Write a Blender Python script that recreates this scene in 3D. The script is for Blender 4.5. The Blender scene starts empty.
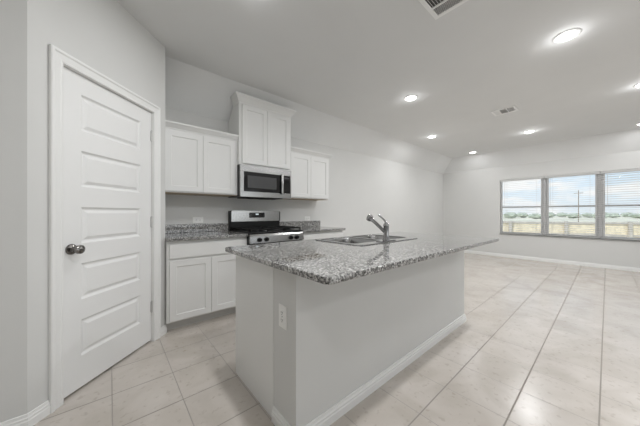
import bpy, bmesh, math, random
from mathutils import Vector, Matrix, noise
random.seed(7)
S = bpy.context.scene
COL = S.collection
PI = math.pi

# ------------------------------------------------------------------ camera, world, sun, exposure
H = 1.15
cam_d = bpy.data.cameras.new('camera'); cam = bpy.data.objects.new('camera', cam_d); COL.objects.link(cam)
cam.location = (0, 0, H); cam.rotation_euler = (PI/2, 0, math.radians(49.45-90))
cam_d.sensor_fit = 'HORIZONTAL'; cam_d.sensor_width = 36; cam_d.lens = 246/640*36
cam_d.clip_start = .02; cam_d.clip_end = 2000
S.camera = cam
S.view_settings.view_transform = 'Standard'; S.view_settings.look = 'None'
S.view_settings.gamma = 1; S.view_settings.use_curve_mapping = False
S.view_settings.exposure = 0.0
S.cycles.use_denoising = True
S.cycles.max_bounces = 10; S.cycles.diffuse_bounces = 6; S.cycles.glossy_bounces = 5
S.cycles.sample_clamp_indirect = 6

LAMP_W = 20.0            # downward light of one recessed downlight
GLOW_W = 1.0            # sideways light of its domed lens
REAR_FILL_W = 24.0         # added fill light at an invented opening behind the camera
SKY = 1.12

w = bpy.data.worlds.new('sky'); S.world = w; w.use_nodes = True
nt = w.node_tree; nt.nodes.clear()
def N(t, nt_=None, **kw):
    n = (nt_ or nt).nodes.new(t)
    for k, v in kw.items(): setattr(n, k, v)
    return n
out = N('ShaderNodeOutputWorld'); bg = N('ShaderNodeBackground'); bg.inputs[1].default_value = SKY
tc = N('ShaderNodeTexCoord'); sep = N('ShaderNodeSeparateXYZ'); nt.links.new(tc.outputs['Generated'], sep.inputs[0])
r1 = N('ShaderNodeValToRGB'); nt.links.new(sep.outputs[2], r1.inputs[0])
e = r1.color_ramp.elements
e[0].position = 0.0; e[0].color = (.80, .87, .93, 1); e[1].position = .5; e[1].color = (.42, .62, .92, 1)
x = e.new(.10); x.color = (.72, .85, .97, 1)
mp = N('ShaderNodeMapping'); mp.inputs['Scale'].default_value = (4.2, 4.2, 13); nt.links.new(tc.outputs['Generated'], mp.inputs[0])
nz = N('ShaderNodeTexNoise'); nz.inputs['Scale'].default_value = 1.6; nz.inputs['Detail'].default_value = 7; nz.inputs['Roughness'].default_value = .55
nt.links.new(mp.outputs[0], nz.inputs[0])
r2 = N('ShaderNodeValToRGB'); r2.color_ramp.elements[0].position = .46; r2.color_ramp.elements[1].position = .60
nt.links.new(nz.outputs[0], r2.inputs[0])
mx = N('ShaderNodeMix', data_type='RGBA'); nt.links.new(r2.outputs[0], mx.inputs[0]); nt.links.new(r1.outputs[0], mx.inputs[6])
mx.inputs[7].default_value = (.97, .97, .98, 1)
nt.links.new(mx.outputs[2], bg.inputs[0]); nt.links.new(bg.outputs[0], out.inputs[0])

sun_d = bpy.data.lights.new('sun', 'SUN'); sun_d.energy = 3.0; sun_d.angle = .01; sun_d.color = (1, .96, .9)
sun = bpy.data.objects.new('sun', sun_d); COL.objects.link(sun)
sun.rotation_euler = Vector((.72, -.12, -.68)).to_track_quat('-Z', 'Y').to_euler()

pa_d = bpy.data.lights.new('added_rear_fill', 'AREA'); pa_d.shape = 'RECTANGLE'; pa_d.size = 3.6; pa_d.size_y = 2.0; pa_d.energy = REAR_FILL_W; pa_d.color = (.96, .98, 1)
pa = bpy.data.objects.new('added_rear_fill', pa_d); COL.objects.link(pa)  # added area light, fills the room from behind the camera
pa.location = (3.2, -4.3, 1.1); pa.rotation_euler = (PI/2, 0, 0)
pa.rotation_euler = Vector((0, 1, 0)).to_track_quat('-Z', 'Z').to_euler()

# ------------------------------------------------------------------ materials
def mat(name, col, rough=.5, metal=0, bump=0, bscale=100, var=0, vscale=3, emit=None, spec=.5, coat=0):
    m = bpy.data.materials.new(name); m.use_nodes = True; t = m.node_tree
    p = t.nodes['Principled BSDF']; c = tuple(col)+(1,)
    p.inputs['Base Color'].default_value = c; p.inputs['Roughness'].default_value = rough; p.inputs['Metallic'].default_value = metal
    p.inputs['Specular IOR Level'].default_value = spec
    if coat: p.inputs['Coat Weight'].default_value = coat
    co = N('ShaderNodeTexCoord', t)
    if var:
        n = N('ShaderNodeTexNoise', t); n.inputs['Scale'].default_value = vscale; n.inputs['Detail'].default_value = 4
        t.links.new(co.outputs['Object'], n.inputs[0])
        r = N('ShaderNodeValToRGB', t); r.color_ramp.elements[0].position = .3; r.color_ramp.elements[1].position = .7
        r.color_ramp.elements[0].color = tuple(v*(1-var) for v in col)+(1,); r.color_ramp.elements[1].color = tuple(min(1, v*(1+var)) for v in col)+(1,)
        t.links.new(n.outputs[0], r.inputs[0]); t.links.new(r.outputs[0], p.inputs['Base Color'])
    if bump:
        n = N('ShaderNodeTexNoise', t); n.inputs['Scale'].default_value = bscale; n.inputs['Detail'].default_value = 2
        t.links.new(co.outputs['Object'], n.inputs[0])
        b = N('ShaderNodeBump', t); b.inputs['Strength'].default_value = bump; b.inputs['Distance'].default_value = .002
        t.links.new(n.outputs[0], b.inputs['Height']); t.links.new(b.outputs[0], p.inputs['Normal'])
    if emit:
        p.inputs['Emission Color'].default_value = tuple(emit[0])+(1,); p.inputs['Emission Strength'].default_value = emit[1]
    return m
WALL = (.65, .65, .635)
M = dict(
    wall=mat('wall_paint', WALL, .7, bump=.12, bscale=140, var=.01),
    ceiling=mat('ceiling_paint', (.75, .755, .75), .8, bump=.15, bscale=110, var=.01),
    trim=mat('white_trim', (.80, .80, .785), .35, var=.01),
    door=mat('white_door_paint', (.80, .80, .79), .38, bump=.03, bscale=60, var=.01),
    cab=mat('white_cabinet', (.75, .75, .735), .38, var=.01),
    cabraw=mat('birch_underside', (.40, .32, .22), .6, var=.12, vscale=14),
    steel=mat('stainless_steel', (.40, .40, .395), .24, 1, var=.05, vscale=4),
    sinksteel=mat('sink_steel', (.38, .38, .38), .20, 1, var=.05, vscale=9),
    satin=mat('satin_hinge', (.62, .62, .61), .45, .8, var=.03),
    chrome=mat('chrome', (.36, .36, .365), .14, 1, var=.03),
    nickel=mat('dark_nickel', (.22, .21, .20), .22, 1, var=.1, vscale=20),
    black=mat('black_enamel', (.008, .008, .008), .32, spec=.25, var=.1),
    iron=mat('cast_iron', (.009, .009, .009), .6, spec=.25, bump=.2, bscale=300, var=.1),
    glassb=mat('black_glass', (.012, .012, .013), .06, var=.05),
    mesh=mat('microwave_screen', (.055, .055, .056), .25, var=.05),
    vinyl=mat('window_vinyl', (.84, .84, .84), .4, var=.01),
    mull=mat('shaded_vinyl_mullion', (.55, .55, .55), .5, var=.02),  # window vinyl with its backlit shade put into the colour
    sill=mat('grey_sill', (.30, .30, .29), .4, var=.05, vscale=12),
    blind=mat('blind_white', (.80, .80, .79), .5, var=.01),
    grille=mat('white_grille', (.90, .90, .89), .4, var=.01),
    plate=mat('outlet_white', (.85, .85, .83), .35, var=.01),
    slot=mat('dark_slot', (.05, .05, .05), .6, var=.1),
    ventd=mat('duct_shade', (.10, .10, .10), .8, var=.1),
    lens=mat('lamp_lens', (.9, .9, .9), .4, emit=((1, .985, .96), 6.0), var=.01),
    disp=mat('clock_display', (.02, .02, .02), .1, emit=((.75, .85, .9), .8), var=.01),
    fence=mat('cedar_fence', (.74, .66, .50), .8, var=.18, vscale=6),
    rail=mat('weathered_rail', (.46, .43, .39), .8, var=.15, vscale=5),
    grass=mat('dry_field', (.66, .64, .52), .9, var=.2, vscale=.08),
    leaf=mat('hazed_tree_leaves', (.38, .43, .36), .9, var=.35, vscale=.8),  # distance haze put into the colour as a paler green
    bark=mat('pole_wood', (.22, .18, .14), .9, var=.2, vscale=4),
)
# glass
g = bpy.data.materials.new('window_glass'); g.use_nodes = True; t = g.node_tree; t.nodes.clear()
o_ = N('ShaderNodeOutputMaterial', t); tr = N('ShaderNodeBsdfTransparent', t); gl = N('ShaderNodeBsdfGlossy', t); gl.inputs['Roughness'].default_value = .02
fr = N('ShaderNodeFresnel', t); fr.inputs[0].default_value = 1.35; ms = N('ShaderNodeMixShader', t)
nzz = N('ShaderNodeTexNoise', t); nzz.inputs['Scale'].default_value = 2
rr = N('ShaderNodeValToRGB', t); rr.color_ramp.elements[0].color = (.96, .97, .97, 1); rr.color_ramp.elements[1].color = (.98, .99, .985, 1)
t.links.new(nzz.outputs[0], rr.inputs[0]); t.links.new(rr.outputs[0], tr.inputs[0])
t.links.new(fr.outputs[0], ms.inputs[0]); t.links.new(tr.outputs[0], ms.inputs[1]); t.links.new(gl.outputs[0], ms.inputs[2]); t.links.new(ms.outputs[0], o_.inputs[0])
M['glass'] = g
# granite
def granite():
    m = bpy.data.materials.new('speckled_granite'); m.use_nodes = True; t = m.node_tree; p = t.nodes['Principled BSDF']
    co = N('ShaderNodeTexCoord', t)
    def vor(scale):
        d = N('ShaderNodeTexNoise', t); d.inputs['Scale'].default_value = scale*.9; t.links.new(co.outputs['Object'], d.inputs[0])
        a = N('ShaderNodeMix', t, data_type='RGBA'); a.inputs[0].default_value = .006
        t.links.new(co.outputs['Object'], a.inputs[6]); t.links.new(d.outputs['Color'], a.inputs[7])
        v = N('ShaderNodeTexVoronoi', t); v.inputs['Scale'].default_value = scale; t.links.new(a.outputs[2], v.inputs[0])
        s = N('ShaderNodeSeparateColor', t); t.links.new(v.outputs['Color'], s.inputs[0]); return s
    v1 = vor(128); v2 = vor(230)
    r = N('ShaderNodeValToRGB', t); r.color_ramp.interpolation = 'CONSTANT'; t.links.new(v1.outputs[0], r.inputs[0])
    E_ = r.color_ramp.elements
    E_[0].position = 0; E_[0].color = (.018, .018, .018, 1); E_[1].position = .35; E_[1].color = (.10, .098, .093, 1)
    for pos, c in ((.46, .24), (.64, .42), (.84, .60)):
        q = E_.new(pos); q.color = (c, c*.985, c*.95, 1)
    r2 = N('ShaderNodeValToRGB', t); r2.color_ramp.interpolation = 'CONSTANT'; t.links.new(v2.outputs[1], r2.inputs[0])
    E_ = r2.color_ramp.elements
    E_[0].position = 0; E_[0].color = (.02, .02, .02, 1); E_[1].position = .26; E_[1].color = (.30, .296, .284, 1); q = E_.new(.6); q.color = (.54, .53, .51, 1)
    a = N('ShaderNodeMix', t, data_type='RGBA'); a.inputs[0].default_value = .31
    t.links.new(r.outputs[0], a.inputs[6]); t.links.new(r2.outputs[0], a.inputs[7]); t.links.new(a.outputs[2], p.inputs['Base Color'])
    p.inputs['Roughness'].default_value = .04; p.inputs['IOR'].default_value = 1.6
    return m
M['granite'] = granite()
# blind slats let a little daylight through
t = M['blind'].node_tree; p = t.nodes['Principled BSDF']; o_ = [n for n in t.nodes if n.type == 'OUTPUT_MATERIAL'][0]
tl = N('ShaderNodeBsdfTranslucent', t); tl.inputs[0].default_value = (.85, .85, .84, 1); ms = N('ShaderNodeMixShader', t); ms.inputs[0].default_value = .4
t.links.new(p.outputs[0], ms.inputs[1]); t.links.new(tl.outputs[0], ms.inputs[2]); t.links.new(ms.outputs[0], o_.inputs[0])
# floor tile
def tile():
    P = .3345
    m = bpy.data.materials.new('beige_floor_tile'); m.use_nodes = True; t = m.node_tree; p = t.nodes['Principled BSDF']
    co = N('ShaderNodeTexCoord', t); mp = N('ShaderNodeMapping', t)
    mp.inputs['Location'].default_value = (-.012/P, -.030/P, 0); mp.inputs['Scale'].default_value = (1/P, 1/P, 1)
    t.links.new(co.outputs['Object'], mp.inputs[0])
    b = N('ShaderNodeTexBrick', t); b.offset = 0; b.squash = 1
    b.inputs['Scale'].default_value = 1; b.inputs['Brick Width'].default_value = 1; b.inputs['Row Height'].default_value = 1
    b.inputs['Mortar Size'].default_value = .0072; b.inputs['Mortar Smooth'].default_value = .2; b.inputs['Bias'].default_value = 0
    b.inputs['Color1'].default_value = (0, 0, 0, 1); b.inputs['Color2'].default_value = (1, 1, 1, 1)
    t.links.new(mp.outputs[0], b.inputs['Vector'])
    # mottling
    n1 = N('ShaderNodeTexNoise', t); n1.inputs['Scale'].default_value = 3.2; n1.inputs['Detail'].default_value = 6; n1.inputs['Distortion'].default_value = .8
    t.links.new(co.outputs['Object'], n1.inputs[0])
    r1 = N('ShaderNodeValToRGB', t); r1.color_ramp.elements[0].position = .32; r1.color_ramp.elements[1].position = .68
    r1.color_ramp.elements[0].color = (.51, .465, .415, 1); r1.color_ramp.elements[1].color = (.615, .57, .525, 1)
    t.links.new(n1.outputs[0], r1.inputs[0])
    n2 = N('ShaderNodeTexNoise', t); n2.inputs['Scale'].default_value = 26; n2.inputs['Detail'].default_value = 5
    t.links.new(co.outputs['Object'], n2.inputs[0])
    r2 = N('ShaderNodeValToRGB', t); r2.color_ramp.elements[0].position = .33; r2.color_ramp.elements[1].position = .41
    r2.color_ramp.elements[0].color = (.84, .82, .80, 1); r2.color_ramp.elements[1].color = (1, 1, 1, 1)
    t.links.new(n2.outputs[0], r2.inputs[0])
    mu = N('ShaderNodeMix', t, data_type='RGBA', blend_type='MULTIPLY'); mu.inputs[0].default_value = .8
    t.links.new(r1.outputs[0], mu.inputs[6]); t.links.new(r2.outputs[0], mu.inputs[7])
    # per tile tone
    rt = N('ShaderNodeValToRGB', t); rt.color_ramp.elements[0].color = (.94, .94, .94, 1); rt.color_ramp.elements[1].color = (1.0, 1.0, 1.0, 1)
    t.links.new(b.outputs['Color'], rt.inputs[0])
    mt = N('ShaderNodeMix', t, data_type='RGBA', blend_type='MULTIPLY'); mt.inputs[0].default_value = 1
    t.links.new(mu.outputs[2], mt.inputs[6]); t.links.new(rt.outputs[0], mt.inputs[7])
    sx = N('ShaderNodeSeparateXYZ', t); t.links.new(co.outputs['Object'], sx.inputs[0])
    def line(axis, off, wd):     # 1 on the joint, 0 on the tile
        sb = N('ShaderNodeMath', t, operation='SUBTRACT'); t.links.new(sx.outputs[axis], sb.inputs[0]); sb.inputs[1].default_value = off
        pp = N('ShaderNodeMath', t, operation='PINGPONG'); t.links.new(sb.outputs[0], pp.inputs[0]); pp.inputs[1].default_value = P/2
        mr = N('ShaderNodeMapRange', t); t.links.new(pp.outputs[0], mr.inputs[0])
        mr.inputs[1].default_value = wd*.35; mr.inputs[2].default_value = wd*.65; mr.inputs[3].default_value = 1; mr.inputs[4].default_value = 0
        return mr
    lx, ly = line(0, .012, .0062), line(1, .030, .0080)
    f1 = N('ShaderNodeMix', t, data_type='RGBA'); t.links.new(lx.outputs[0], f1.inputs[0]); t.links.new(mt.outputs[2], f1.inputs[6]); f1.inputs[7].default_value = (.37, .34, .31, 1)
    fin = N('ShaderNodeMix', t, data_type='RGBA'); t.links.new(ly.outputs[0], fin.inputs[0]); t.links.new(f1.outputs[2], fin.inputs[6]); fin.inputs[7].default_value = (.31, .285, .255, 1)
    t.links.new(fin.outputs[2], p.inputs['Base Color'])
    fac = N('ShaderNodeMath', t, operation='MAXIMUM'); t.links.new(lx.outputs[0], fac.inputs[0]); t.links.new(ly.outputs[0], fac.inputs[1])
    ro = N('ShaderNodeMapRange', t); ro.inputs[3].default_value = .24; ro.inputs[4].default_value = .85
    t.links.new(fac.outputs[0], ro.inputs[0]); t.links.new(ro.outputs[0], p.inputs['Roughness'])
    bp = N('ShaderNodeBump', t); bp.inputs['Strength'].default_value = .3; bp.inputs['Distance'].default_value = .003; bp.invert = True
    t.links.new(fac.outputs[0], bp.inputs['Height']); t.links.new(bp.outputs[0], p.inputs['Normal'])
    return m
M['tile'] = tile()

# ------------------------------------------------------------------ helpers
def BM(): return bmesh.new()
def box(bm, x0, x1, y0, y1, z0, z1, bev=0, seg=1):
    r = bmesh.ops.create_cube(bm, size=1)['verts']
    for v in r:
        v.co = Vector(((x0+x1)/2+v.co.x*(x1-x0), (y0+y1)/2+v.co.y*(y1-y0), (z0+z1)/2+v.co.z*(z1-z0)))
    if bev:
        ed = list({e for v in r for e in v.link_edges})
        bmesh.ops.bevel(bm, geom=ed, offset=bev, segments=seg, affect='EDGES', profile=.5)
    return bm
def prism(bm, poly, axis, a0, a1):
    """extrude a 2-D polygon along an axis; poly pairs are the two other axes in xyz order"""
    def P(p, a):
        return {'x': (a, p[0], p[1]), 'y': (p[0], a, p[1]), 'z': (p[0], p[1], a)}[axis]
    A = [bm.verts.new(P(p, a0)) for p in poly]; B = [bm.verts.new(P(p, a1)) for p in poly]
    n = len(poly)
    bm.faces.new(A); bm.faces.new(B[::-1])
    for i in range(n): bm.faces.new((A[i], B[i], B[(i+1) % n], A[(i+1) % n]))
    return bm
def lathe(bm, prof, org, axis, n=24, cap=True):
    """prof: (radius, distance along axis)"""
    ax = Vector(axis).normalized(); u = ax.orthogonal().normalized(); v = ax.cross(u); org = Vector(org)
    rings = []
    for r, d in prof:
        rings.append([bm.verts.new(org+ax*d+(u*math.cos(2*PI*k/n)+v*math.sin(2*PI*k/n))*max(r, 1e-4)) for k in range(n)])
    for a, b in zip(rings, rings[1:]):
        for k in range(n): bm.faces.new((a[k], a[(k+1) % n], b[(k+1) % n], b[k]))
    if cap:
        bm.faces.new(rings[0][::-1]); bm.faces.new(rings[-1])
    return bm
def tube(bm, pts, rad, n=12):
    pts = [Vector(p) for p in pts]; m = len(pts)
    if not isinstance(rad, (list, tuple)): rad = [rad]*m
    rings = []; u = None
    for i, p in enumerate(pts):
        d = (pts[min(i+1, m-1)]-pts[max(i-1, 0)]).normalized()
        u = d.orthogonal().normalized() if u is None else (u-d*u.dot(d)).normalized()
        v = d.cross(u)
        rings.append([bm.verts.new(p+(u*math.cos(2*PI*k/n)+v*math.sin(2*PI*k/n))*rad[i]) for k in range(n)])
    for a, b in zip(rings, rings[1:]):
        for k in range(n): bm.faces.new((a[k], a[(k+1) % n], b[(k+1) % n], b[k]))
    bm.faces.new(rings[0][::-1]); bm.faces.new(rings[-1])
    return bm
def wloc(o):
    p = Vector((0, 0, 0))
    while o is not None: p += o.location; o = o.parent
    return p
def obj(name, bm, m, parent=None, smooth=False, base=None, fix=True):
    """link a bmesh given in world space as one object; origin at base (or its parent's origin)"""
    off = wloc(parent) if parent else Vector(base or (0, 0, 0))
    if fix: bmesh.ops.recalc_face_normals(bm, faces=bm.faces)
    for v in bm.verts: v.co -= off
    me = bpy.data.meshes.new(name); bm.to_mesh(me); bm.free()
    me.materials.append(M[m] if isinstance(m, str) else m)
    if smooth:
        for p in me.polygons: p.use_smooth = True
        me.set_sharp_from_angle(angle=math.radians(35))
    o = bpy.data.objects.new(name, me); COL.objects.link(o)
    if parent: o.parent = parent
    else: o.location = off
    return o
def tag(o, label, cat, group=None):
    o['label'] = label; o['category'] = cat
    if group: o['group'] = group
    return o
def thing(name, label, cat, loc, group=None):
    o = bpy.data.objects.new(name, None); COL.objects.link(o); o.location = loc; o.empty_display_size = .05
    return tag(o, label, cat, group)
def struct(name, bm, m, **k):
    o = obj(name, bm, m, **k); o['kind'] = 'structure'; return o
def sempty(name, loc):
    o = bpy.data.objects.new(name, None); COL.objects.link(o); o.location = loc; o['kind'] = 'structure'; return o

# ------------------------------------------------------------------ room
YB, XW, XL, YR = 3.31, 7.85, -2.2, -4.5     # back wall, window wall, left end, rear wall
ZC, ZW = 2.743, 2.37                         # flat ceiling, wall top under the slope
YC, XC = 2.92, 7.57                          # ceiling creases
T = .14
WY0, WY1, WZ0, WZ1 = -.80, 1.850, .608, 2.025 # window opening
bm = BM(); box(bm, XL-T, XW+T, YR-T, YB+T, -.08, 0); struct('floor', bm, 'tile')
bm = BM()
def face(bm, *ps): bm.faces.new([bm.verts.new(p) for p in ps])
ext = .08
k1 = (ZC-ZW)/(YB-YC); k2 = (ZC-ZW)/(XW-XC)
Yo, Xo = YB+ext, XW+ext
face(bm, (XL-T, YR-T, ZC), (XC, YR-T, ZC), (XC, YC, ZC), (XL-T, YC, ZC))
face(bm, (XL-T, YC, ZC), (XC, YC, ZC), (XW, YB, ZW), (XW, Yo, ZW-k1*ext), (XL-T, Yo, ZW-k1*ext))
face(bm, (XC, YC, ZC), (XC, YR-T, ZC), (Xo, YR-T, ZW-k2*ext), (Xo, YB, ZW-k2*ext), (XW, YB, ZW))
bmesh.ops.remove_doubles(bm, verts=bm.verts, dist=.0005)
bmesh.ops.recalc_face_normals(bm, faces=bm.faces)
r = bmesh.ops.extrude_face_region(bm, geom=bm.faces[:])
for v in [v for v in r['geom'] if isinstance(v, bmesh.types.BMVert)]: v.co.z += .10
struct('ceiling', bm, 'ceiling')
bm = BM(); box(bm, XL-T, XW+T, YB, YB+T, 0, ZW+.005); struct('wall_back', bm, 'wall')
bm = BM()
box(bm, XW, XW+T, YR-T, WY0, 0, ZW+.005); box(bm, XW, XW+T, WY1, YB, 0, ZW+.005)
box(bm, XW, XW+T, WY0, WY1, 0, WZ0); box(bm, XW, XW+T, WY0, WY1, WZ1, ZW+.005)
struct('wall_right', bm, 'wall')
bm = BM()   # unseen rear wall; its wide opening is added to let light in
box(bm, XL-T, 1.3, YR-T, YR, 0, ZC); box(bm, 5.1, XW+T, YR-T, YR, 0, ZC); box(bm, 1.3, 5.1, YR-T, YR, 2.15, ZC)
struct('wall_front', bm, 'wall')
# pantry: left wall (parallel to the back wall), diagonal wall with the door, short return
DN = 1.664                                    # distance of the diagonal plane
tan = Vector((.70711, .70711, 0)); nrm = Vector((.70711, -.70711, 0))   # along the wall, out into the room
def D(s, n, z): p = tan*s+nrm*(n-DN); return Vector((p.x, p.y, z))
S0, S1 = 1.1906, 2.239                         # ends of the diagonal wall
DS0, DS1, DZ1 = 1.362, 2.078, 2.044           # door slab
c0, c1 = D(S0, 0, 0), D(S1, 0, 0)
bm = BM(); box(bm, XL, c0.x, c0.y, c0.y+T, 0, ZC); struct('wall_left', bm, 'wall')
bm = BM(); box(bm, XL-T, XL, YR, YB, 0, ZC); struct('wall_side', bm, 'wall')
def dbox(bm, s0, s1, n0, n1, z0, z1, bev=0, seg=1):
    b2 = BM(); box(b2, s0, s1, n0, n1, z0, z1, bev, seg)
    me = bpy.data.meshes.new('tmp')
    for v in b2.verts: v.co = D(v.co.x, v.co.y, v.co.z)
    b2.to_mesh(me); b2.free(); bm.from_mesh(me); bpy.data.meshes.remove(me); return bm
g_ = .012
bm = BM()
TW = .11
def wedge(bm, s0a, s0b, s1, z0, z1):  # diagonal wall piece, mitred into the left wall
    P = [D(s0a, 0, 0), D(s1, 0, 0), D(s1, -TW, 0), D(s0b, -TW, 0)]
    prism(bm, [(p.x, p.y) for p in P], 'z', z0, z1)
wedge(bm, S0, S0+TW*.41, DS0-g_-.004, 0, ZC)
P = [D(DS1+g_+.004, 0, 0), D(S1, 0, 0), Vector((c1.x, YB, 0)), Vector((c1.x-.10, YB, 0)), D(DS1+g_+.004, -TW, 0)]
prism(bm, [(p.x, p.y) for p in P], 'z', 0, ZW)
P = [D(DS1+g_+.004, 0, 0), D(S1, 0, 0), D(S1-.02, -.1, 0), D(DS1+g_+.004, -TW, 0)]
prism(bm, [(p.x, p.y) for p in P], 'z', ZW, ZC)
dbox(bm, DS0-g_-.004, DS1+g_+.004, -TW, 0, DZ1+g_+.004, ZC)
struct('wall_pantry', bm, 'wall')
bm = BM()   # dark inside of the pantry is closed off by the jamb
dbox(bm, DS0-g_-.004, DS0-.003, -TW, .0012, 0, DZ1+.003); dbox(bm, DS1+.003, DS1+g_+.004, -TW, .0012, 0, DZ1+.003)
dbox(bm, DS0-g_-.004, DS1+g_+.004, -TW, .0012, DZ1+.003, DZ1+g_+.004)
dbox(bm, DS0-.003, DS0+.012, -.085, -.066, 0, DZ1); dbox(bm, DS1-.012, DS1+.003, -.085, -.066, 0, DZ1); dbox(bm, DS0, DS1, -.085, -.066, DZ1-.012, DZ1+.003)
struct('trim_1', bm, 'trim')
# casing: stepped profile (across, out), mitred
CW = .070
prof = [(0, 0), (0, .010), (.010, .013), (.016, .010), (.046, .014), (.054, .020), (CW-.004, .020), (CW, .016), (CW, 0)]
bm = BM(); rings = []
i0, i1, iz = DS0-.006, DS1+.006, DZ1+.006
for a, n in prof:
    rings.append([bm.verts.new(D(*q)) for q in ((i0-a, n, 0), (i0-a, n, iz+a), (i1+a, n, iz+a), (i1+a, n, 0))])
for A, B in zip(rings, rings[1:]):
    for k in range(3): bm.faces.new((A[k], A[k+1], B[k+1], B[k]))
bm.faces.new([r[0] for r in rings]); bm.faces.new([r[3] for r in rings][::-1])
for v in bm.verts: v.co += nrm*.0015
struct('trim_2', bm, 'trim')
# baseboards
BP = [(0, 0), (.015, 0), (.015, .042), (.012, .046), (.012, .058), (.008, .062), (.006, .076), (0, .078)]
def basebd(bm, p0, p1, e0=0, e1=0):
    """p0->p1 with the room on the right-hand side; e = mitre factor at each end"""
    p0 = Vector(p0+(0,)); p1 = Vector(p1+(0,)); d = (p1-p0).normalized(); n = Vector((d.y, -d.x, 0))
    A = [bm.verts.new(p0+n*a-d*(a*e0)+Vector((0, 0, z))) for a, z in BP]; B = [bm.verts.new(p1+n*a+d*(a*e1)+Vector((0, 0, z))) for a, z in BP]
    bm.faces.new(A); bm.faces.new(B[::-1])
    for i in range(len(BP)): j = (i+1) % len(BP); bm.faces.new((A[i], B[i], B[j], A[j]))
m41 = math.tan(math.radians(22.5))
bm = BM(); basebd(bm, (XL, c0.y), (c0.x, c0.y), 0, m41); q = D(i0-CW-.001, 0, 0); basebd(bm, (c0.x, c0.y), (q.x, q.y), m41, 0); struct('baseboard_left', bm, 'trim')
bm = BM(); q = D(i1+CW+.001, 0, 0); basebd(bm, (q.x, q.y), (c1.x, c1.y), 0, m41*.6); struct('baseboard_pantry', bm, 'trim')
bm = BM(); basebd(bm, (2.84, YB), (XW, YB), 0, -1); struct('baseboard_back', bm, 'trim')
bm = BM(); basebd(bm, (XW, YB), (XW, YR), -1, 0); struct('baseboard_right', bm, 'trim')

# ---- pantry door: slab with five moulded panels, knob, hinges
door = sempty('door_1', D((DS0+DS1)/2, -.03, 0))
bm = BM()
s_p0, s_p1 = DS0+.118, DS1-.118
zb = [(.219+.367*k, .455+.367*k) for k in range(5)]
NF = -.014                                      # face of the door behind the wall plane
def q4(bm, pts): bm.faces.new([bm.verts.new(D(*p)) for p in pts])
def rect(bm, s0, s1, z0, z1, n): q4(bm, ((s0, n, z0), (s1, n, z0), (s1, n, z1), (s0, n, z1)))
rect(bm, DS0, s_p0, .016, DZ1, NF); rect(bm, s_p1, DS1, .016, DZ1, NF)
zs = [.016]+[z for p in zb for z in p]+[DZ1]
for k in range(0, len(zs), 2): rect(bm, s_p0, s_p1, zs[k], zs[k+1], NF)
for z0, z1 in zb:
    st = [(0, NF), (.010, NF-.010), (.015, NF-.012), (.022, NF-.012), (.040, NF-.0025), (.043, NF-.002)]
    for (a, na), (b, nb) in zip(st, st[1:]):
        A = [(s_p0+a, na, z0+a), (s_p1-a, na, z0+a), (s_p1-a, na, z1-a), (s_p0+a, na, z1-a)]
        B = [(s_p0+b, nb, z0+b), (s_p1-b, nb, z0+b), (s_p1-b, nb, z1-b), (s_p0+b, nb, z1-b)]
        for k in range(4): j = (k+1) % 4; q4(bm, (A[k], A[j], B[j], B[k]))
    a, na = st[-1]; rect(bm, s_p0+a, s_p1-a, z0+a, z1-a, na)
NBk = NF-.035
rect(bm, DS0, DS1, .016, DZ1, NBk)
for s in (DS0, DS1): q4(bm, ((s, NF, .016), (s, NBk, .016), (s, NBk, DZ1), (s, NF, DZ1)))
for z in (.016, DZ1): q4(bm, ((DS0, NF, z), (DS1, NF, z), (DS1, NBk, z), (DS0, NBk, z)))
bmesh.ops.remove_doubles(bm, verts=bm.verts, dist=.0004)
obj('door_panel', bm, 'door', door)
bm = BM(); ko = D(DS0+.056, NF, .922)
lathe(bm, [(.033, 0), (.034, .004), (.030, .010), (.016, .014), (.012, .020), (.012, .034), (.018, .040), (.026, .047), (.029, .058), (.027, .068), (.019, .075), (.006, .078), (0, .0785)], ko, nrm, 28)
obj('door_knob', bm, 'nickel', door, True)
bm = BM(); dbox(bm, DS0-.0035, DS0-.0005, NF-.030, NF+.001, .885, .950); obj('latch_plate', bm, 'nickel', door)
for z in (1.838, 1.07, .312):
    bm = BM(); o = D(DS1+.0005, NF+.006, z-.045)
    lathe(bm, [(.004, -.008), (.006, -.004), (.006, 0), (.006, .09), (.006, .094), (.004, .098)], o, (0, 0, 1), 12)
    dbox(bm, DS1-.010, DS1+.0005, NF-.001, NF+.0015, z-.045, z+.045)
    obj('hinge', bm, 'satin', door, True)

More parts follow.
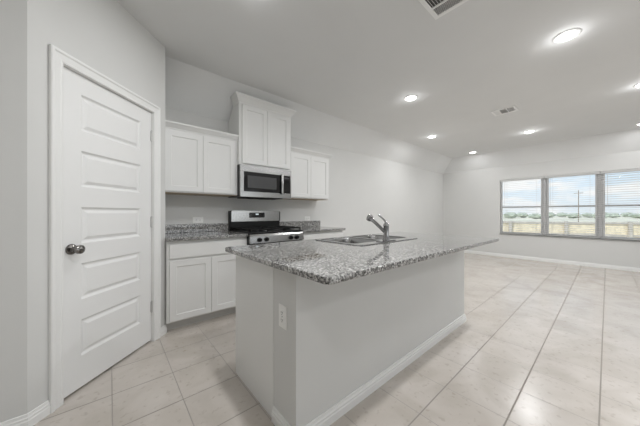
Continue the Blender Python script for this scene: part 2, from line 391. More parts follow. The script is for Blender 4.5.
# ---- windows: three units in one wide opening, sill, blinds
bm = BM(); box(bm, XW-.022, XW+T-.02, WY0-.012, WY1+.012, WZ0-.02, WZ0, .004, 2); struct('trim_3', bm, 'sill')
nW = 3; mw = .075
uw = (WY1-WY0-mw*(nW-1))/nW
units = [(1.015, WY1), (.140, .940), (WY0, .065)]
GX = XW+.095
for i, (a, b) in enumerate(units):
    W = sempty('window_%d' % (i+1), (GX, (a+b)/2, WZ0))
    fw = .032
    bm = BM()
    z0, z1 = WZ0+.001, WZ1-.001
    box(bm, GX-.03, GX+.03, a+.001, a+fw, z0, z1, .003); box(bm, GX-.03, GX+.03, b-fw, b-.001, z0, z1, .003)
    box(bm, GX-.03, GX+.03, a+fw, b-fw, z0, z0+fw+.012, .003); box(bm, GX-.03, GX+.03, a+fw, b-fw, z1-fw, z1, .003)
    obj('window_frame', bm, 'vinyl', W)
    bm = BM(); box(bm, GX-.034, GX+.01, a+fw, b-fw, 1.285, 1.322, .003); obj('meeting_rail', bm, 'mull', W)
    bm = BM(); box(bm, GX-.003, GX+.003, a+fw, b-fw, z0+fw+.012, 1.285); obj('glass_pane', bm, 'glass', W)
    bm = BM(); box(bm, GX+.002, GX+.008, a+fw, b-fw, 1.322, z1-fw); obj('glass_pane', bm, 'glass', W)
    bm = BM(); box(bm, GX-.042, GX-.034, (a+b)/2-.03, (a+b)/2+.03, 1.298, 1.312, .002); obj('sash_lock', bm, 'vinyl', W)
for i in range(nW-1):
    y = units[i][0]; bm = BM(); box(bm, GX-.04, XW+T-.002, y-mw, y, WZ0+.001, WZ1-.001, .003); struct('trim_%d' % (4+i), bm, 'mull')
BX = XW+.034
for i, (a, b) in enumerate(units):
    lab = ['white slatted blind on the left window, nearest the room corner', 'white slatted blind on the middle of the three windows', 'white slatted blind on the right window, cut by the photo edge'][i]
    ya, yb = a-.033, b+.033
    if i == 0: yb = b-.004
    if i == nW-1: ya = a+.004
    B = thing('window_blind', lab, 'blind', (BX, (a+b)/2, WZ1), 'horizontal blinds in the three windows')
    bm = BM(); box(bm, BX-.028, BX+.026, ya, yb, WZ1-.052, WZ1-.001, .004); obj('headrail', bm, 'blind', B)
    bm = BM()
    til = math.radians((5, 5, -5)[i])
    zz = WZ1-.075
    while zz > WZ0+.05:
        pts = []
        for k in range(5):
            u = -.025+.0125*k; cz = .0022*(1-(u/.025)**2)
            pts.append((BX+u*math.cos(til), zz+cz+u*math.sin(til)))
        pts += [(x_, z_-.003) for x_, z_ in pts[::-1]]
        A = [bm.verts.new((p[0], ya+.004, p[1])) for p in pts]; Bv = [bm.verts.new((p[0], yb-.004, p[1])) for p in pts]
        bm.faces.new(A); bm.faces.new(Bv[::-1])
        for k in range(len(pts)): j = (k+1) % len(pts); bm.faces.new((A[k], Bv[k], Bv[j], A[j]))
        zz -= .046
    obj('slats', bm, 'blind', B)
    bm = BM(); box(bm, BX-.026, BX+.026, ya+.004, yb-.004, WZ0+.008, WZ0+.026, .004); obj('bottom_rail', bm, 'blind', B)
    bm = BM()
    for f_ in (.16, .84):
        y = ya+(yb-ya)*f_
        for dx in (-.0255, .0255): tube(bm, [(BX+dx, y, WZ0+.03), (BX+dx, y, WZ1-.05)], .0009, 6)
    obj('ladder_cord', bm, 'blind', B)
    bm = BM(); y = yb-.10; tube(bm, [(BX-.034, y, WZ1-.045), (BX-.036, y, WZ1-.75)], [.003, .004], 8); obj('tilt_wand', bm, 'blind', B)

# ------------------------------------------------------------------ kitchen cabinets on the back wall
def shaker(x0, x1, z0, z1, yf, s=1, st=.057, th=.019, rec=.008):
    """panel door whose face lies at yf, facing -s in y"""
    bm = BM()
    def R(a, y): return [(x0+a, y, z0+a), (x1-a, y, z0+a), (x1-a, y, z1-a), (x0+a, y, z1-a)]
    L = [R(0, yf+s*th), R(0, yf+s*.0015), R(.0015, yf), R(st, yf), R(st+.004, yf+s*rec*.6), R(st+.005, yf+s*rec)]
    V = [[bm.verts.new(p) for p in q] for q in L]
    for A, B in zip(V, V[1:]):
        for k in range(4): j = (k+1) % 4; bm.faces.new((A[k], A[j], B[j], B[k]))
    bm.faces.new(V[-1]); bm.faces.new(V[0][::-1])
    return bm
def slab(x0, x1, z0, z1, yf, s=1, th=.019):
    bm = BM(); box(bm, x0, x1, min(yf, yf+s*th), max(yf, yf+s*th), z0, z1, .002); return bm
def slope_y(z): return YC+(ZC-z)/k1 if z > ZW else YB
def crown(x0, x1, yf, z0, left, right, prof):
    """mitred moulding round the front of a cabinet; left/right say whether it returns along that side"""
    bm = BM(); V = []
    for o, dz in prof:
        z = z0+dz; yb = min(YB-.002, slope_y(z)-.012)
        V.append([bm.verts.new(p) for p in ((x0-o*left, yb, z), (x0-o*left, yf-o, z), (x1+o*right, yf-o, z), (x1+o*right, yb, z))])
    for A, B in zip(V, V[1:]):
        for k in range(3): bm.faces.new((A[k], A[k+1], B[k+1], B[k]))
        bm.faces.new((A[3], A[0], B[0], B[3]))
    bm.faces.new(V[0][::-1]); bm.faces.new(V[-1])
    return bm
X0 = c1.x+.003
UZ0, UZ1 = 1.367, 2.058
UY = YB-.312                      # face frame of the uppers
def upper(lab, x0, x1, dl, dr, left, right, side_frame=.02):
    t = thing('wall_cabinet', lab, 'cabinet', ((x0+x1)/2, YB, UZ0), 'white wall cabinets over the counters')
    bm = BM(); box(bm, x0, x1, UY, YB-.001, UZ0+.004, UZ1, .001); obj('body', bm, 'cab', t)
    bm = BM(); box(bm, x0+.006, x1-.006, UY+.006, YB-.003, UZ0-.001, UZ0+.0035); o = obj('underside', bm, 'cabraw', t); o['label'] = 'bare wood underside'
    m = (dl+dr)/2
    for a, b in ((dl, m-.0015), (m+.0015, dr)): obj('door', shaker(a, b, UZ0+.016, UZ1-.035, UY-.0195), 'cab', t)
    obj('crown_moulding', crown(x0+(0 if left else .001), x1-(0 if right else .001), UY-.001, UZ1-.018, left, right, [(0, 0), (.004, 0), (.006, .012), (.016, .022), (.030, .040), (.040, .050), (.044, .058), (.044, .068), (0, .068)]), 'cab', t)
    return t
TX0, TX1 = 1.210, 1.970
upper('white two-door wall cabinet left of the microwave', X0, TX0-.001, X0+.028, TX0-.036, 0, 0)
upper('white two-door wall cabinet right of the microwave, at the open end', TX1+.001, 2.755, TX1+.025, 2.735, 0, 1)
# tall cabinet over the microwave, its top cut by the sloping ceiling
TZ0, TZ1, TY = 1.752, 2.535, YB-.362
t = thing('tall_wall_cabinet', 'taller white two-door cabinet above the microwave reaching the sloped ceiling', 'cabinet', ((TX0+TX1)/2, YB, TZ0))
bm = BM(); prism(bm, [(TY, TZ0), (YB-.001, TZ0), (YB-.001, ZW-.012), (slope_y(TZ1)-.012, TZ1), (TY, TZ1)], 'x', TX0, TX1); obj('body', bm, 'cab', t)
for a, b in ((TX0+.036, (TX0+TX1)/2-.0015), ((TX0+TX1)/2+.0015, TX1-.030)): obj('door', shaker(a, b, TZ0+.018, TZ1-.035, TY-.0195), 'cab', t)
obj('crown_moulding', crown(TX0, TX1, TY-.001, TZ1-.025, 1, 1, [(0, 0), (.005, 0), (.006, .014), (.018, .030), (.040, .060), (.054, .076), (.061, .084), (.061, .096), (0, .096)]), 'cab', t)

# base cabinets
CZ = .914; CT = .034              # counter top and thickness
BYF = YB-.600                     # face frame
def basecab(lab, x0, x1, cols, right_end=False):
    t = thing('base_cabinet', lab, 'cabinet', ((x0+x1)/2, YB, 0), 'white base cabinets along the kitchen wall')
    bm = BM(); box(bm, x0, x1, BYF, YB-.001, .098, CZ-CT-.001, .001); obj('body', bm, 'cab', t)
    bm = BM(); box(bm, x0+.001, x1-.001, BYF+.090, YB-.002, 0, .097); obj('toe_kick', bm, 'wall', t)
    a, b = cols
    obj('drawer', slab(a, b, .712, .846, BYF-.0195), 'cab', t)
    m = (a+b)/2
    for p, q in ((a, m-.0015), (m+.0015, b)): obj('door', shaker(p, q, .114, .690, BYF-.0195), 'cab', t)
    return t
basecab('white base cabinet left of the stove, with one wide drawer over two doors', X0, TX0-.004, (X0+.022, TX0-.020))
basecab('white base cabinet right of the stove, mostly hidden behind the island', TX1+.004, 2.795, (TX1+.022, 2.778))

def counter(name, outline, z0, z1, hole=None, rad=.0, near=(), bev=.004):
    """polished slab from a rectangle (x0,x1,y0,y1), optional hole; corners listed in near are rounded"""
    x0, x1, y0, y1 = outline
    cv = bpy.data.curves.new('tmp', 'CURVE'); cv.dimensions = '2D'; cv.fill_mode = 'BOTH'
    cv.extrude = (z1-z0)/2-bev; cv.bevel_depth = bev; cv.bevel_resolution = 2; cv.offset = -bev
    def spl(pts):
        s = cv.splines.new('POLY'); s.points.add(len(pts)-1); s.use_cyclic_u = True
        for p, q in zip(s.points, pts): p.co = (q[0], q[1], 0, 1)
    pts = []
    for cx, cy, sx, sy in ((x0, y0, 1, 1), (x1, y0, -1, 1), (x1, y1, -1, -1), (x0, y1, 1, -1)):
        if near == 'all' or (cx, cy) in near:
            a0 = {(1, 1): PI, (-1, 1): 1.5*PI, (-1, -1): 0, (1, -1): .5*PI}[(sx, sy)]
            for k in range(7): a = a0+k*PI/12; pts.append((cx+sx*rad+rad*math.cos(a), cy+sy*rad+rad*math.sin(a)))
        else: pts.append((cx, cy))
    spl(pts)
    if hole:
        a, b, c, d = hole; spl([(a, c), (a, d), (b, d), (b, c)])
    ob = bpy.data.objects.new('tmp', cv); COL.objects.link(ob)
    dg = bpy.context.evaluated_depsgraph_get(); me = bpy.data.meshes.new_from_object(ob.evaluated_get(dg))
    COL.objects.unlink(ob); bpy.data.objects.remove(ob); bpy.data.curves.remove(cv)
    bm = BM(); bm.from_mesh(me); bpy.data.meshes.remove(me)
    for v in bm.verts: v.co.z += (z0+z1)/2
    return bm
t = thing('countertop', 'granite countertop left of the stove, against the pantry corner', 'countertop', ((X0+TX0)/2, YB, CZ), 'granite counters on the kitchen wall')
obj('slab', counter('slab', (X0, TX0-.004, YB-.640, YB-.002), CZ-CT, CZ), 'granite', t)
bm = BM(); box(bm, X0, TX0-.004, YB-.022, YB-.001, CZ+.0005, CZ+.102, .003, 2); obj('backsplash', bm, 'granite', t)
t = thing('countertop', 'granite countertop right of the stove, ending in the open wall', 'countertop', ((TX1+2.82)/2, YB, CZ), 'granite counters on the kitchen wall')
obj('slab', counter('slab', (TX1+.004, 2.825, YB-.640, YB-.002), CZ-CT, CZ, rad=.02, near=((2.825, YB-.640),)), 'granite', t)
bm = BM(); box(bm, TX1+.004, 2.825, YB-.022, YB-.001, CZ+.0005, CZ+.102, .003, 2); obj('backsplash', bm, 'granite', t)

# ------------------------------------------------------------------ microwave
MZ0, MZ1, MYF = 1.345, 1.7495, YB-.405
t = thing('microwave', 'stainless over-the-range microwave with black glass door', 'microwave', ((TX0+TX1)/2, YB, MZ0))
mx0, mx1 = TX0-.001, TX1-.020
bm = BM(); box(bm, mx0, mx1, MYF+.03, YB-.002, MZ0+.012, MZ1, .002); obj('body', bm, 'black', t)
bm = BM(); box(bm, mx0+.10, mx1-.10, MYF+.06, YB-.06, MZ0, MZ0+.0125, .002); obj('grease_filter', bm, 'iron', t)
# stainless face: frame with opening
dz0, dz1 = MZ0+.075, MZ1-.085
px = mx1-.150
bm = BM()
box(bm, mx0, mx1, MYF, MYF+.03, dz1, MZ1-.001, .003, 2); box(bm, mx0, mx1, MYF, MYF+.03, MZ0+.006, dz0, .003, 2)
box(bm, mx0, mx0+.045, MYF, MYF+.03, dz0, dz1); box(bm, mx1-.016, mx1, MYF, MYF+.03, dz0, dz1)
obj('face_frame', bm, 'steel', t)
bm = BM(); box(bm, mx0+.045, px, MYF+.002, MYF+.03, dz0, dz1, .002); dr = obj('door_glass', bm, 'glassb', t)
bm = BM(); box(bm, mx0+.095, px-.085, MYF+.0005, MYF+.003, dz0+.045, dz1-.045, .0015); obj('viewing_window', bm, 'mesh', t)
bm = BM(); box(bm, px+.004, mx1-.016, MYF+.002, MYF+.03, dz0, dz1, .002); cp = obj('control_panel', bm, 'glassb', t)
bm = BM(); box(bm, px+.030, mx1-.040, MYF+.001, MYF+.003, dz1-.045, dz1-.022); obj('display', bm, 'mesh', cp)
bm = BM(); box(bm, px-.022, px+.012, MYF-.030, MYF-.008, dz0-.012, dz1+.012, .007, 3)
for z in (dz0+.02, dz1-.02): box(bm, px-.012, px+.002, MYF-.010, MYF+.004, z-.012, z+.012)
obj('handle', bm, 'steel', t, True)

# ------------------------------------------------------------------ gas range
rx0, rx1 = TX0-.002, TX1-.008
RYF = YB-.645
t = thing('gas_range', 'stainless gas range with black cast-iron grates and raised back panel', 'stove', ((rx0+rx1)/2, YB, 0))
bm = BM(); box(bm, rx0, rx1, RYF, YB-.003, .09, .905, .002); obj('body', bm, 'black', t)
bm = BM(); box(bm, rx0-.0, rx1+.0, RYF-.02, YB-.075, .905, .926, .006, 2); obj('cooktop', bm, 'black', t)
# back panel: black lower strip, stainless upper with soft top corners
bm = BM(); box(bm, rx0, rx1, YB-.075, YB-.003, .905, 1.04, .002); obj('back_riser', bm, 'black', t)
bm = BM()
pl = [(rx0+.012, 1.035), (rx1-.012, 1.035), (rx1-.012, 1.165), (rx1-.020, 1.178), (rx1-.035, 1.183), (rx0+.035, 1.183), (rx0+.020, 1.178), (rx0+.012, 1.165)]
prism(bm, pl, 'y', YB-.088, YB-.012); bg_ = obj('back_panel', bm, 'steel', t)
for s, x_ in ((0, rx0), (1, rx1-.012)):
    bm = BM(); prism(bm, [(YB-.09, 1.035), (YB-.004, 1.035), (YB-.004, 1.178), (YB-.075, 1.178), (YB-.09, 1.16)], 'x', x_, x_+.012)
    obj('end_cap', bm, 'black', t)
cxm = (rx0+rx1)/2
bm = BM(); box(bm, cxm-.115, cxm+.115, YB-.0915, YB-.086, 1.085, 1.155, .008, 3); ck = obj('clock_panel', bm, 'glassb', bg_)
bm = BM(); box(bm, cxm-.022, cxm+.022, YB-.0925, YB-.091, 1.124, 1.142)
obj('clock_display', bm, 'disp', bg_)
# burners and grates
burn = [(rx0+.15, RYF+.14, .042), (rx0+.15, RYF+.42, .034), (cxm, RYF+.28, .036), (rx1-.15, RYF+.14, .048), (rx1-.15, RYF+.42, .034)]
for bx_, by_, br in burn:
    bm = BM(); lathe(bm, [(br*1.5, 0), (br*1.5, .003), (br*1.1, .005), (br, .012), (br, .018), (br*.7, .021), (0, .021)], (bx_, by_, .926), (0, 0, 1), 24); obj('burner', bm, 'iron', t, True)
gw = (rx1-rx0-.03)/3
for i in range(3):
    a = rx0+.015+gw*i+.003; b = a+gw-.006; y0, y1 = RYF+.005, YB-.10; z0, z1 = .948, .962
    bm = BM()
    for x_ in (a, b-.013): box(bm, x_, x_+.013, y0, y1, z0, z1, .003)
    for y in (y0, y1-.013): box(bm, a, b, y, y+.013, z0, z1, .003)
    for f_ in (.25, .5, .75): y = y0+(y1-y0)*f_; box(bm, a, b, y-.005, y+.005, z0, z1, .002)
    box(bm, (a+b)/2-.005, (a+b)/2+.005, y0, y1, z0, z1, .002)
    for x_ in (a, b-.013):
        for y in (y0, y1-.013): box(bm, x_, x_+.013, y, y+.013, .9255, z0+.002)
    obj('grate', bm, 'iron', t)
# front control panel with four knobs, oven door, drawer
bm = BM(); prism(bm, [(RYF-.045, .800), (RYF, .800), (RYF, .902), (RYF-.020, .902), (RYF-.034, .880)], 'x', rx0, rx1); obj('control_panel', bm, 'steel', t)
for x_ in (rx0+.115, rx0+.205, rx1-.205, rx1-.115):
    bm = BM(); lathe(bm, [(.026, 0), (.026, .006), (.022, .010), (.020, .030), (.017, .034), (0, .034)], (x_, RYF-.0415, .838), (0, -1, .12), 24)
    box(bm, x_-.0045, x_+.0045, RYF-.084, RYF-.06, .822, .858, .002); obj('knob', bm, 'black', t, True)
bm = BM(); box(bm, rx0+.004, rx1-.004, RYF-.045, RYF-.001, .265, .792, .006, 2); od = obj('oven_door', bm, 'steel', t)
bm = BM(); box(bm, rx0+.11, rx1-.11, RYF-.047, RYF-.040, .36, .64, .004); obj('oven_window', bm, 'glassb', od)
bm = BM(); tube(bm, [(rx0+.05, RYF-.085, .735), (rx1-.05, RYF-.085, .735)], .012, 14)
for x_ in (rx0+.08, rx1-.08): tube(bm, [(x_, RYF-.04, .735), (x_, RYF-.085, .735)], .008)
obj('oven_handle', bm, 'steel', od, True)
bm = BM(); box(bm, rx0+.004, rx1-.004, RYF-.04, RYF-.001, .095, .258, .006, 2); obj('warming_drawer', bm, 'steel', t)
for x_ in (rx0+.05, rx1-.05):
    for y in (RYF+.05, YB-.06): bm = BM(); lathe(bm, [(.018, 0), (.018, .02), (.012, .025), (.012, .091)], (x_, y, 0), (0, 0, 1), 12); obj('foot', bm, 'black', t)

# ------------------------------------------------------------------ island
IZ, ICT = .905, .030
IX0, IX1 = .690, 2.87            # body
IY0, IYM, IY1 = .992, 1.206, 1.742
KX0, KX1, KY0, KY1 = .624, 2.90, .684, 1.790     # slab
SX0, SX1, SY0, SY1 = 1.405, 2.268, 1.180, 1.735    # sink rim
t = thing('kitchen_island', 'grey kitchen island with painted knee wall and white end panel', 'island', ((IX0+IX1)/2, 1.35, 0))
bm = BM(); box(bm, IX0+.004, IX1, IY0, IYM, 0, IZ-ICT-.001); obj('knee_wall', bm, 'wall', t)
bm = BM(); box(bm, IX0, IX0+.018, IYM, IY1, 0, IZ-ICT-.001, .0015); obj('end_panel', bm, 'cab', t)
bm = BM(); box(bm, IX1-.018, IX1, IYM, IY1, 0, IZ-ICT-.001, .0015); obj('end_panel', bm, 'cab', t)
bm = BM(); box(bm, IX0+.018, IX1-.018, IY1-.022, IY1-.002, .098, IZ-ICT-.001); box(bm, IX0+.018, IX1-.018, IY1-.10, IY1-.085, 0, .098)
box(bm, IX0+.018, IX1-.018, IYM, IY1-.022, .098, .114); obj('cabinet_carcass', bm, 'cab', t)
n = 5; cw = (IX1-IX0-.06)/n
for k in range(n):
    a = IX0+.03+cw*k+.004; b = a+cw-.008
    obj('door', shaker(a, b, .114, .690, IY1+.0175, -1), 'cab', t); obj('drawer', slab(a, b, .712, .842, IY1+.0175, -1), 'cab', t)
bm = BM()
def bb(bm, p0, p1, n, e0, e1):
    p0 = Vector(p0+(0,)); p1 = Vector(p1+(0,)); d = (p1-p0).normalized(); n = Vector(n+(0,))
    A = [bm.verts.new(p0+n*a-d*(a*e0)+Vector((0, 0, z))) for a, z in BP]; B = [bm.verts.new(p1+n*a+d*(a*e1)+Vector((0, 0, z))) for a, z in BP]
    bm.faces.new(A); bm.faces.new(B[::-1])
    for i in range(len(BP)): j = (i+1) % len(BP); bm.faces.new((A[i], B[i], B[j], A[j]))
bb(bm, (IX0+.004, IY0), (IX1, IY0), (0, -1), 1, 1); bb(bm, (IX0+.004, IY0), (IX0+.004, IYM), (-1, 0), 1, 0); bb(bm, (IX1, IY0), (IX1, IYM), (1, 0), 1, 0)
obj('baseboard', bm, 'trim', t)
tag(obj('island_countertop', counter('slab', (KX0, KX1, KY0, KY1), IZ-ICT, IZ, hole=(SX0+.03, SX1-.03, SY0+.07, SY1-.03), rad=.03, near='all', bev=.005), 'granite'),
    'speckled granite island countertop with sink cut into it', 'countertop')
# sink
t = thing('sink', 'stainless double-bowl drop-in sink in the island', 'sink', ((SX0+SX1)/2, (SY0+SY1)/2, IZ))
def rrect(x0, x1, y0, y1, r, n=5):
    P = []
    for cx, cy, a0 in ((x1-r, y1-r, 0), (x0+r, y1-r, .5*PI), (x0+r, y0+r, PI), (x1-r, y0+r, 1.5*PI)):
        for k in range(n+1): a = a0+k*.5*PI/n; P.append((cx+r*math.cos(a), cy+r*math.sin(a)))
    return P
bowls = [(SX0+.035, (SX0+SX1)/2-.018, SY0+.095, SY1-.035), ((SX0+SX1)/2+.018, SX1-.035, SY0+.095, SY1-.035)]
# rim deck: 2-D curve with two holes
cv = bpy.data.curves.new('tmp', 'CURVE'); cv.dimensions = '2D'; cv.fill_mode = 'BOTH'; cv.extrude = .0012; cv.bevel_depth = .0022; cv.offset = -.0022
for P in [rrect(SX0, SX1, SY0, SY1, .045)]+[rrect(*b, .05)[::-1] for b in bowls]:
    s = cv.splines.new('POLY'); s.points.add(len(P)-1); s.use_cyclic_u = True
    for p, q in zip(s.points, P): p.co = (q[0], q[1], 0, 1)
ob = bpy.data.objects.new('tmp', cv); COL.objects.link(ob); dg = bpy.context.evaluated_depsgraph_get(); me = bpy.data.meshes.new_from_object(ob.evaluated_get(dg))
COL.objects.unlink(ob); bpy.data.objects.remove(ob)
bm = BM(); bm.from_mesh(me)
for v in bm.verts: v.co.z += IZ+.0036
obj('rim', bm, 'sinksteel', t, True)
for b in bowls:
    bm = BM(); V = []
    for ins, dz in ((-.002, .004), (.002, -.004), (.006, -.12), (.012, -.165), (.030, -.182), (.06, -.188)):
        V.append([bm.verts.new((x_, y, IZ+dz)) for x_, y in rrect(b[0]+ins, b[1]-ins, b[2]+ins, b[3]-ins, max(.05-ins*.3, .02))])
    for A, B in zip(V, V[1:]):
        for k in range(len(A)): j = (k+1) % len(A); bm.faces.new((A[k], A[j], B[j], B[k]))
    bm.faces.new(V[-1][::-1])
    bo = obj('bowl', bm, 'sinksteel', t, True)
    bm = BM(); lathe(bm, [(.043, 0), (.043, .002), (.036, .003), (.030, .001), (0, .001)], ((b[0]+b[1])/2, (b[2]+b[3])/2, IZ-.1875), (0, 0, 1), 20); obj('drain', bm, 'chrome', bo, True)
# faucet
fx, fy, fz = 1.80, SY0+.052, IZ+.007
t = thing('kitchen_faucet', 'chrome pull-out kitchen faucet standing at the sink', 'faucet', (fx, fy, fz))
bm = BM(); P = rrect(fx-.12, fx+.12, fy-.028, fy+.028, .027, 6); prism(bm, P, 'z', fz, fz+.006); obj('deck_plate', bm, 'chrome', t)
bm = BM(); lathe(bm, [(.030, .006), (.029, .018), (.024, .026), (.0225, .05), (.0225, .122), (.024, .127), (.024, .138), (.020, .148), (.012, .154), (0, .156)], (fx, fy, fz), (0, 0, 1), 24); obj('body', bm, 'chrome', t, True)
bm = BM(); tube(bm, [(fx, fy+.006, fz+.070), (fx-.003, fy+.05, fz+.106), (fx-.006, fy+.105, fz+.150), (fx-.009, fy+.145, fz+.178), (fx-.010, fy+.162, fz+.184)], [.0155, .0145, .0145, .016, .016], 16); sp = obj('spout', bm, 'chrome', t, True)
bm = BM(); lathe(bm, [(.014, -.012), (.024, -.006), (.0265, .006), (.0265, .030), (.024, .040), (.020, .044), (0, .044)], (fx-.010, fy+.160, fz+.210), (0, .45, -.9), 20); obj('spray_head', bm, 'chrome', sp, True)
bm = BM(); tube(bm, [(fx, fy, fz+.148), (fx, fy+.010, fz+.168), (fx+.002, fy+.034, fz+.188), (fx+.003, fy+.062, fz+.210), (fx+.004, fy+.082, fz+.222)], [.010, .009, .0075, .0085, .0075], 12); obj('lever', bm, 'chrome', t, True)

# ------------------------------------------------------------------ outlets
def outlet(lab, c, horiz, face_):
    """face_: '-x' or '-y'"""
    c = Vector(c); t = thing('wall_outlet', lab, 'outlet', c)
    def put(name, bm, m, smooth=False, parent=t):
        for v in bm.verts:
            u, w_, d = v.co            # across, up, out
            if horiz: u, w_ = w_, -u
            v.co = c+(Vector((-d, -u, w_)) if face_ == '-x' else Vector((u, -d, w_)))
        return obj(name, bm, m, parent, smooth)
    bm = BM(); box(bm, -.037, .037, -.060, .060, 0, .006, .003, 2); put('cover_plate', bm, 'plate')
    for s in (-1, 1):
        bm = BM(); P = rrect(-.0165, .0165, s*.0195-.0145, s*.0195+.0145, .008); prism(bm, P, 'z', .0055, .0085); so = put('socket', bm, 'plate')
        bm = BM()
        for dx in (-.0065, .0065): box(bm, dx-.0014, dx+.0014, s*.0195-.001, s*.0195+.008, .0083, .0090)
        lathe(bm, [(.0025, .0083), (.0025, .009)], (0, s*.0195-.007, 0), (0, 0, 1), 10)
        put('socket_slots', bm, 'slot', parent=so)
    bm = BM(); lathe(bm, [(.003, .0058), (.003, .0072), (0, .0075)], (0, 0, 0), (0, 0, 1), 10); put('screw', bm, 'steel')
outlet('white upright wall outlet on the near end of the island', (IX0+.0035, 1.108, .607), False, '-x')
outlet('white sideways wall outlet above the counter left of the stove', (.835, YB-.0005, 1.062), True, '-y')
outlet('white sideways wall outlet above the counter right of the stove', (2.545, YB-.0005, 1.056), True, '-y')

# ------------------------------------------------------------------ ceiling: recessed lights, registers
lights = [
    (3.12, .24, 'large nearest recessed downlight, over the floor right of the island'),
    (3.17, 1.77, 'recessed downlight above the far end of the island, first along the kitchen wall', .5),
    (5.10, 2.38, 'recessed downlight second along the kitchen wall slope', .55),
    (7.25, 2.30, 'farthest small recessed downlight, near the ceiling hip corner', .2),
    (6.25, 1.00, 'recessed downlight just beyond the small ceiling register'),
    (7.22, -.42, 'recessed downlight at the right photo edge, above the right window', .25),
    (5.02, -.30, 'recessed downlight at the right photo edge, the upper of the two there'),
    (.75, 1.60, 'recessed downlight over the aisle between stove and island', .48),
    (.75, .24, 'recessed downlight above the near end of the island'),
    (-.55, -.35, 'added recessed downlight, unseen left of the camera, filling the island end', .42),  # added unseen lamp, brightens the left-facing sides of the island
    (1.20, -1.9, 'recessed downlight in the living area behind the camera, near the pantry side', .38),
    (3.12, -1.9, 'recessed downlight in the living area behind the camera, in the middle', .38),
    (5.05, -1.9, 'recessed downlight in the living area behind the camera, near the windows', .38),
]
for x_, y, lab, *pw in lights:
    pw = pw[0] if pw else 1
    t = thing('recessed_light', lab, 'ceiling light', (x_, y, ZC), 'recessed ceiling downlights')
    bm = BM(); lathe(bm, [(.094, 0), (.094, .003), (.088, .007), (.076, .008), (.070, .004), (.068, 0)], (x_, y, ZC-.0005), (0, 0, -1), 32, cap=False)
    obj('trim_ring', bm, 'trim', t, True)
    bm = BM(); lathe(bm, [(.069, 0), (.068, .006), (.060, .013), (.040, .018), (.02, .0195), (0, .020)], (x_, y, ZC-.001), (0, 0, -1), 32); obj('lens', bm, 'lens', t, True)
    ld = bpy.data.lights.new('lamp', 'AREA'); ld.shape = 'DISK'; ld.size = .13; ld.energy = LAMP_W*pw; ld.color = (.975, .985, 1)
    lo = bpy.data.objects.new('lamp', ld); COL.objects.link(lo); lo.parent = t; lo.location = (0, 0, -.022)
    ld = bpy.data.lights.new('lens_glow', 'POINT'); ld.shadow_soft_size = .03; ld.energy = GLOW_W*(pw if pw > .4 else pw*.3); ld.color = (.975, .985, 1)
    lo = bpy.data.objects.new('lens_glow', ld); COL.objects.link(lo); lo.parent = t; lo.location = (0, 0, -.08)

def register(name, lab, x0, x1, y0, y1, secs, fr=.025, group=None):
    t = thing(name, lab, 'vent', ((x0+x1)/2, (y0+y1)/2, ZC))
    z1 = ZC-.001; z0 = ZC-.010
    bm = BM()
    box(bm, x0, x1, y0, y0+fr, z0, z1, .003); box(bm, x0, x1, y1-fr, y1, z0, z1, .003)
    box(bm, x0, x0+fr, y0+fr, y1-fr, z0, z1, .003); box(bm, x1-fr, x1, y0+fr, y1-fr, z0, z1, .003)
    for a, b, c, d in secs['bars']: box(bm, a, b, c, d, z0, z1)
    obj('frame', bm, 'grille', t)
    bm = BM(); box(bm, x0+fr*.6, x1-fr*.6, y0+fr*.6, y1-fr*.6, ZC-.0015, ZC-.0005); obj('duct_shade_sheet', bm, 'ventd', t)  # flat dark sheet painted as the shade inside the duct
    for a, b, c, d, ax, pitch, tilt in secs['louvres']:
        bm = BM(); n = int(((d-c) if ax == 'x' else (b-a))/pitch)
        for k in range(n):
            p = (k+.5)*pitch; h = .0085; dx = h*math.sin(tilt); dz = .0085*math.cos(tilt)*.5
            if ax == 'x':
                y = c+p; prism(bm, [(y-dx-.0008, z0+.0005), (y-dx+.0008, z0+.0005), (y+dx+.0008, ZC-.002), (y+dx-.0008, ZC-.002)], 'x', a, b)
            else:
                x_ = a+p; prism(bm, [(x_-dx-.0008, z0+.0005), (x_-dx+.0008, z0+.0005), (x_+dx+.0008, ZC-.002), (x_+dx-.0008, ZC-.002)], 'y', c, d)
        obj('louvres', bm, 'grille', t)
    return t
# large grille cut by the top of the photo
gx1, gy1 = 2.035, .918; gx0, gy0 = gx1-.62, gy1-.62
fr = .032
register('return_air_grille', 'large white ceiling air grille cut off by the top of the photo', gx0, gx1, gy0, gy1, dict(
    bars=[(gx1-.135, gx1-.12, gy0+fr, gy1-fr), (gx1-.12, gx1-fr, gy1-.255, gy1-.235), (gx0+fr, gx1-.135, gy1-.255, gy1-.235)],
    louvres=[(gx0+fr, gx1-.135, gy1-.235, gy1-fr, 'x', .020, .35), (gx0+fr, gx1-.135, gy0+fr, gy1-.255, 'x', .020, -.35),
             (gx1-.12, gx1-fr, gy1-.235, gy1-fr, 'y', .012, .9), (gx1-.12, gx1-fr, gy0+fr, gy1-.255, 'y', .012, .9)]), fr)
vx0, vx1, vy0, vy1 = 4.55, 4.80, .89, 1.195
register('ceiling_register', 'small white three-section ceiling register among the downlights', vx0, vx1, vy0, vy1, dict(
    bars=[(vx0+.03, vx1-.03, vy0+.110, vy0+.122), (vx0+.03, vx1-.03, vy1-.105, vy1-.095)],
    louvres=[(vx0+.03, vx1-.03, vy0+.03, vy0+.110, 'x', .014, .75), (vx0+.03, vx1-.03, vy0+.122, vy1-.105, 'y', .014, .5), (vx0+.03, vx1-.03, vy1-.095, vy1-.03, 'x', .012, -.9)]), .03)

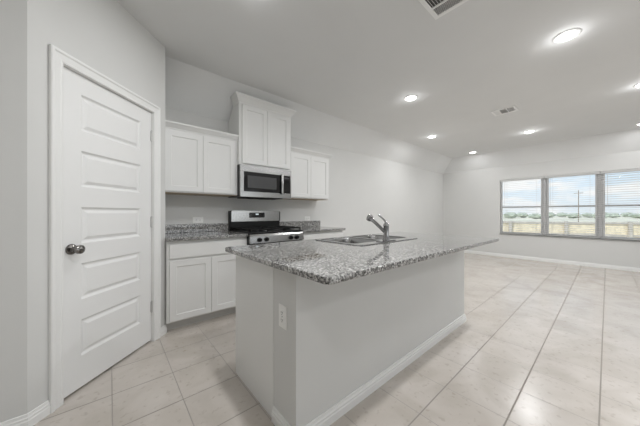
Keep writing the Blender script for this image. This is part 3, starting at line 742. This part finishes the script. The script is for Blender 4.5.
# ------------------------------------------------------------------ outside: ground, fence, trees, pole
GZ = -1.1
bm = BM(); box(bm, XW+T+.3, 420, -320, 320, GZ-.2, GZ); struct('ground', bm, 'grass')
a49 = math.radians(49.45)
def img(u, d, z):   # point at forward distance d on the sight line of column u
    r = (u-320)/246*d; return Vector((r*math.sin(a49)+d*math.cos(a49), -r*math.cos(a49)+d*math.sin(a49), z))
fA, fB = img(500, 12.0, 0), img(632, 10.3, 0)
fd = (fB-fA).normalized(); fn = Vector((-fd.y, fd.x, 0))
if fn.x > 0: fn = -fn               # towards the house
FZ = .74; SP = 2.06
st0 = img(565, (fA-Vector((0, 0, 0))).length, 0)
# where the sight line of column 565 meets the fence line
d5 = img(565, 1, 0); den = d5.x*fd.y-d5.y*fd.x; tt = (fA.x*fd.y-fA.y*fd.x)/den; org = d5*tt
t = thing('wooden_fence', 'tan plank fence with grey posts outside the windows', 'fence', (org.x, org.y, GZ))
def fpt(s, n, z): p = org+fd*s+fn*n; return Vector((p.x, p.y, z))
def fbox(bm, s0, s1, n0, n1, z0, z1):
    b2 = BM(); box(b2, s0, s1, n0, n1, z0, z1); me = bpy.data.meshes.new('tmp')
    for v in b2.verts: v.co = fpt(v.co.x, v.co.y, v.co.z)
    b2.to_mesh(me); b2.free(); bm.from_mesh(me); bpy.data.meshes.remove(me)
bm = BM(); s = -6.5*SP
while s < 6.5*SP: fbox(bm, s, s+.138, -.02, 0, GZ+.04, FZ-.03+random.uniform(-.006, .006)); s += .142
obj('planks', bm, 'fence', t)
for z in (FZ-.03, FZ-.55, GZ+.35):
    bm = BM(); fbox(bm, -6.5*SP, 6.5*SP, .001, .04, z-.045, z+.045); obj('rail', bm, 'rail', t)
for k in range(-6, 7):
    bm = BM(); fbox(bm, k*SP-.05, k*SP+.05, .041, .14, GZ-.1, FZ+.04); obj('post', bm, 'rail', t)
for i in range(16):
    u = 470+i*13+random.uniform(-2, 2); d = 95+(i*37%5)*9; p = img(u, d, GZ)
    hgt = random.uniform(1.9, 2.5)
    t = thing('tree', 'green tree in the distant row beyond the fence, haze painted into its colour', 'tree', p, 'distant trees beyond the fence')
    bm = BM(); bmesh.ops.create_icosphere(bm, subdivisions=3, radius=1)
    for v in bm.verts:
        f_ = 1+.35*noise.noise(v.co*1.7+Vector((i*7, 0, 0)))+.15*noise.noise(v.co*4+Vector((i*3, 0, 0)))
        v.co = Vector((v.co.x*f_*2.3, v.co.y*f_*2.3, v.co.z*f_*hgt*.5+hgt*.55))+p
    obj('crown', bm, 'leaf', t, True)
    bm = BM(); tube(bm, [p, p+Vector((0, 0, hgt*.4))], .15, 8); obj('trunk', bm, 'bark', t)
p = img(578.5, 45, GZ)
t = thing('utility_pole', 'thin utility pole standing beyond the fence', 'pole', p)
bm = BM(); tube(bm, [p, p+Vector((0, 0, 6.4))], [.07, .05], 8); obj('shaft', bm, 'bark', t, True)
bm = BM(); tube(bm, [p+Vector((-.3, -.6, 5.9)), p+Vector((.3, .6, 5.9))], .03, 8); obj('crossarm', bm, 'bark', t)
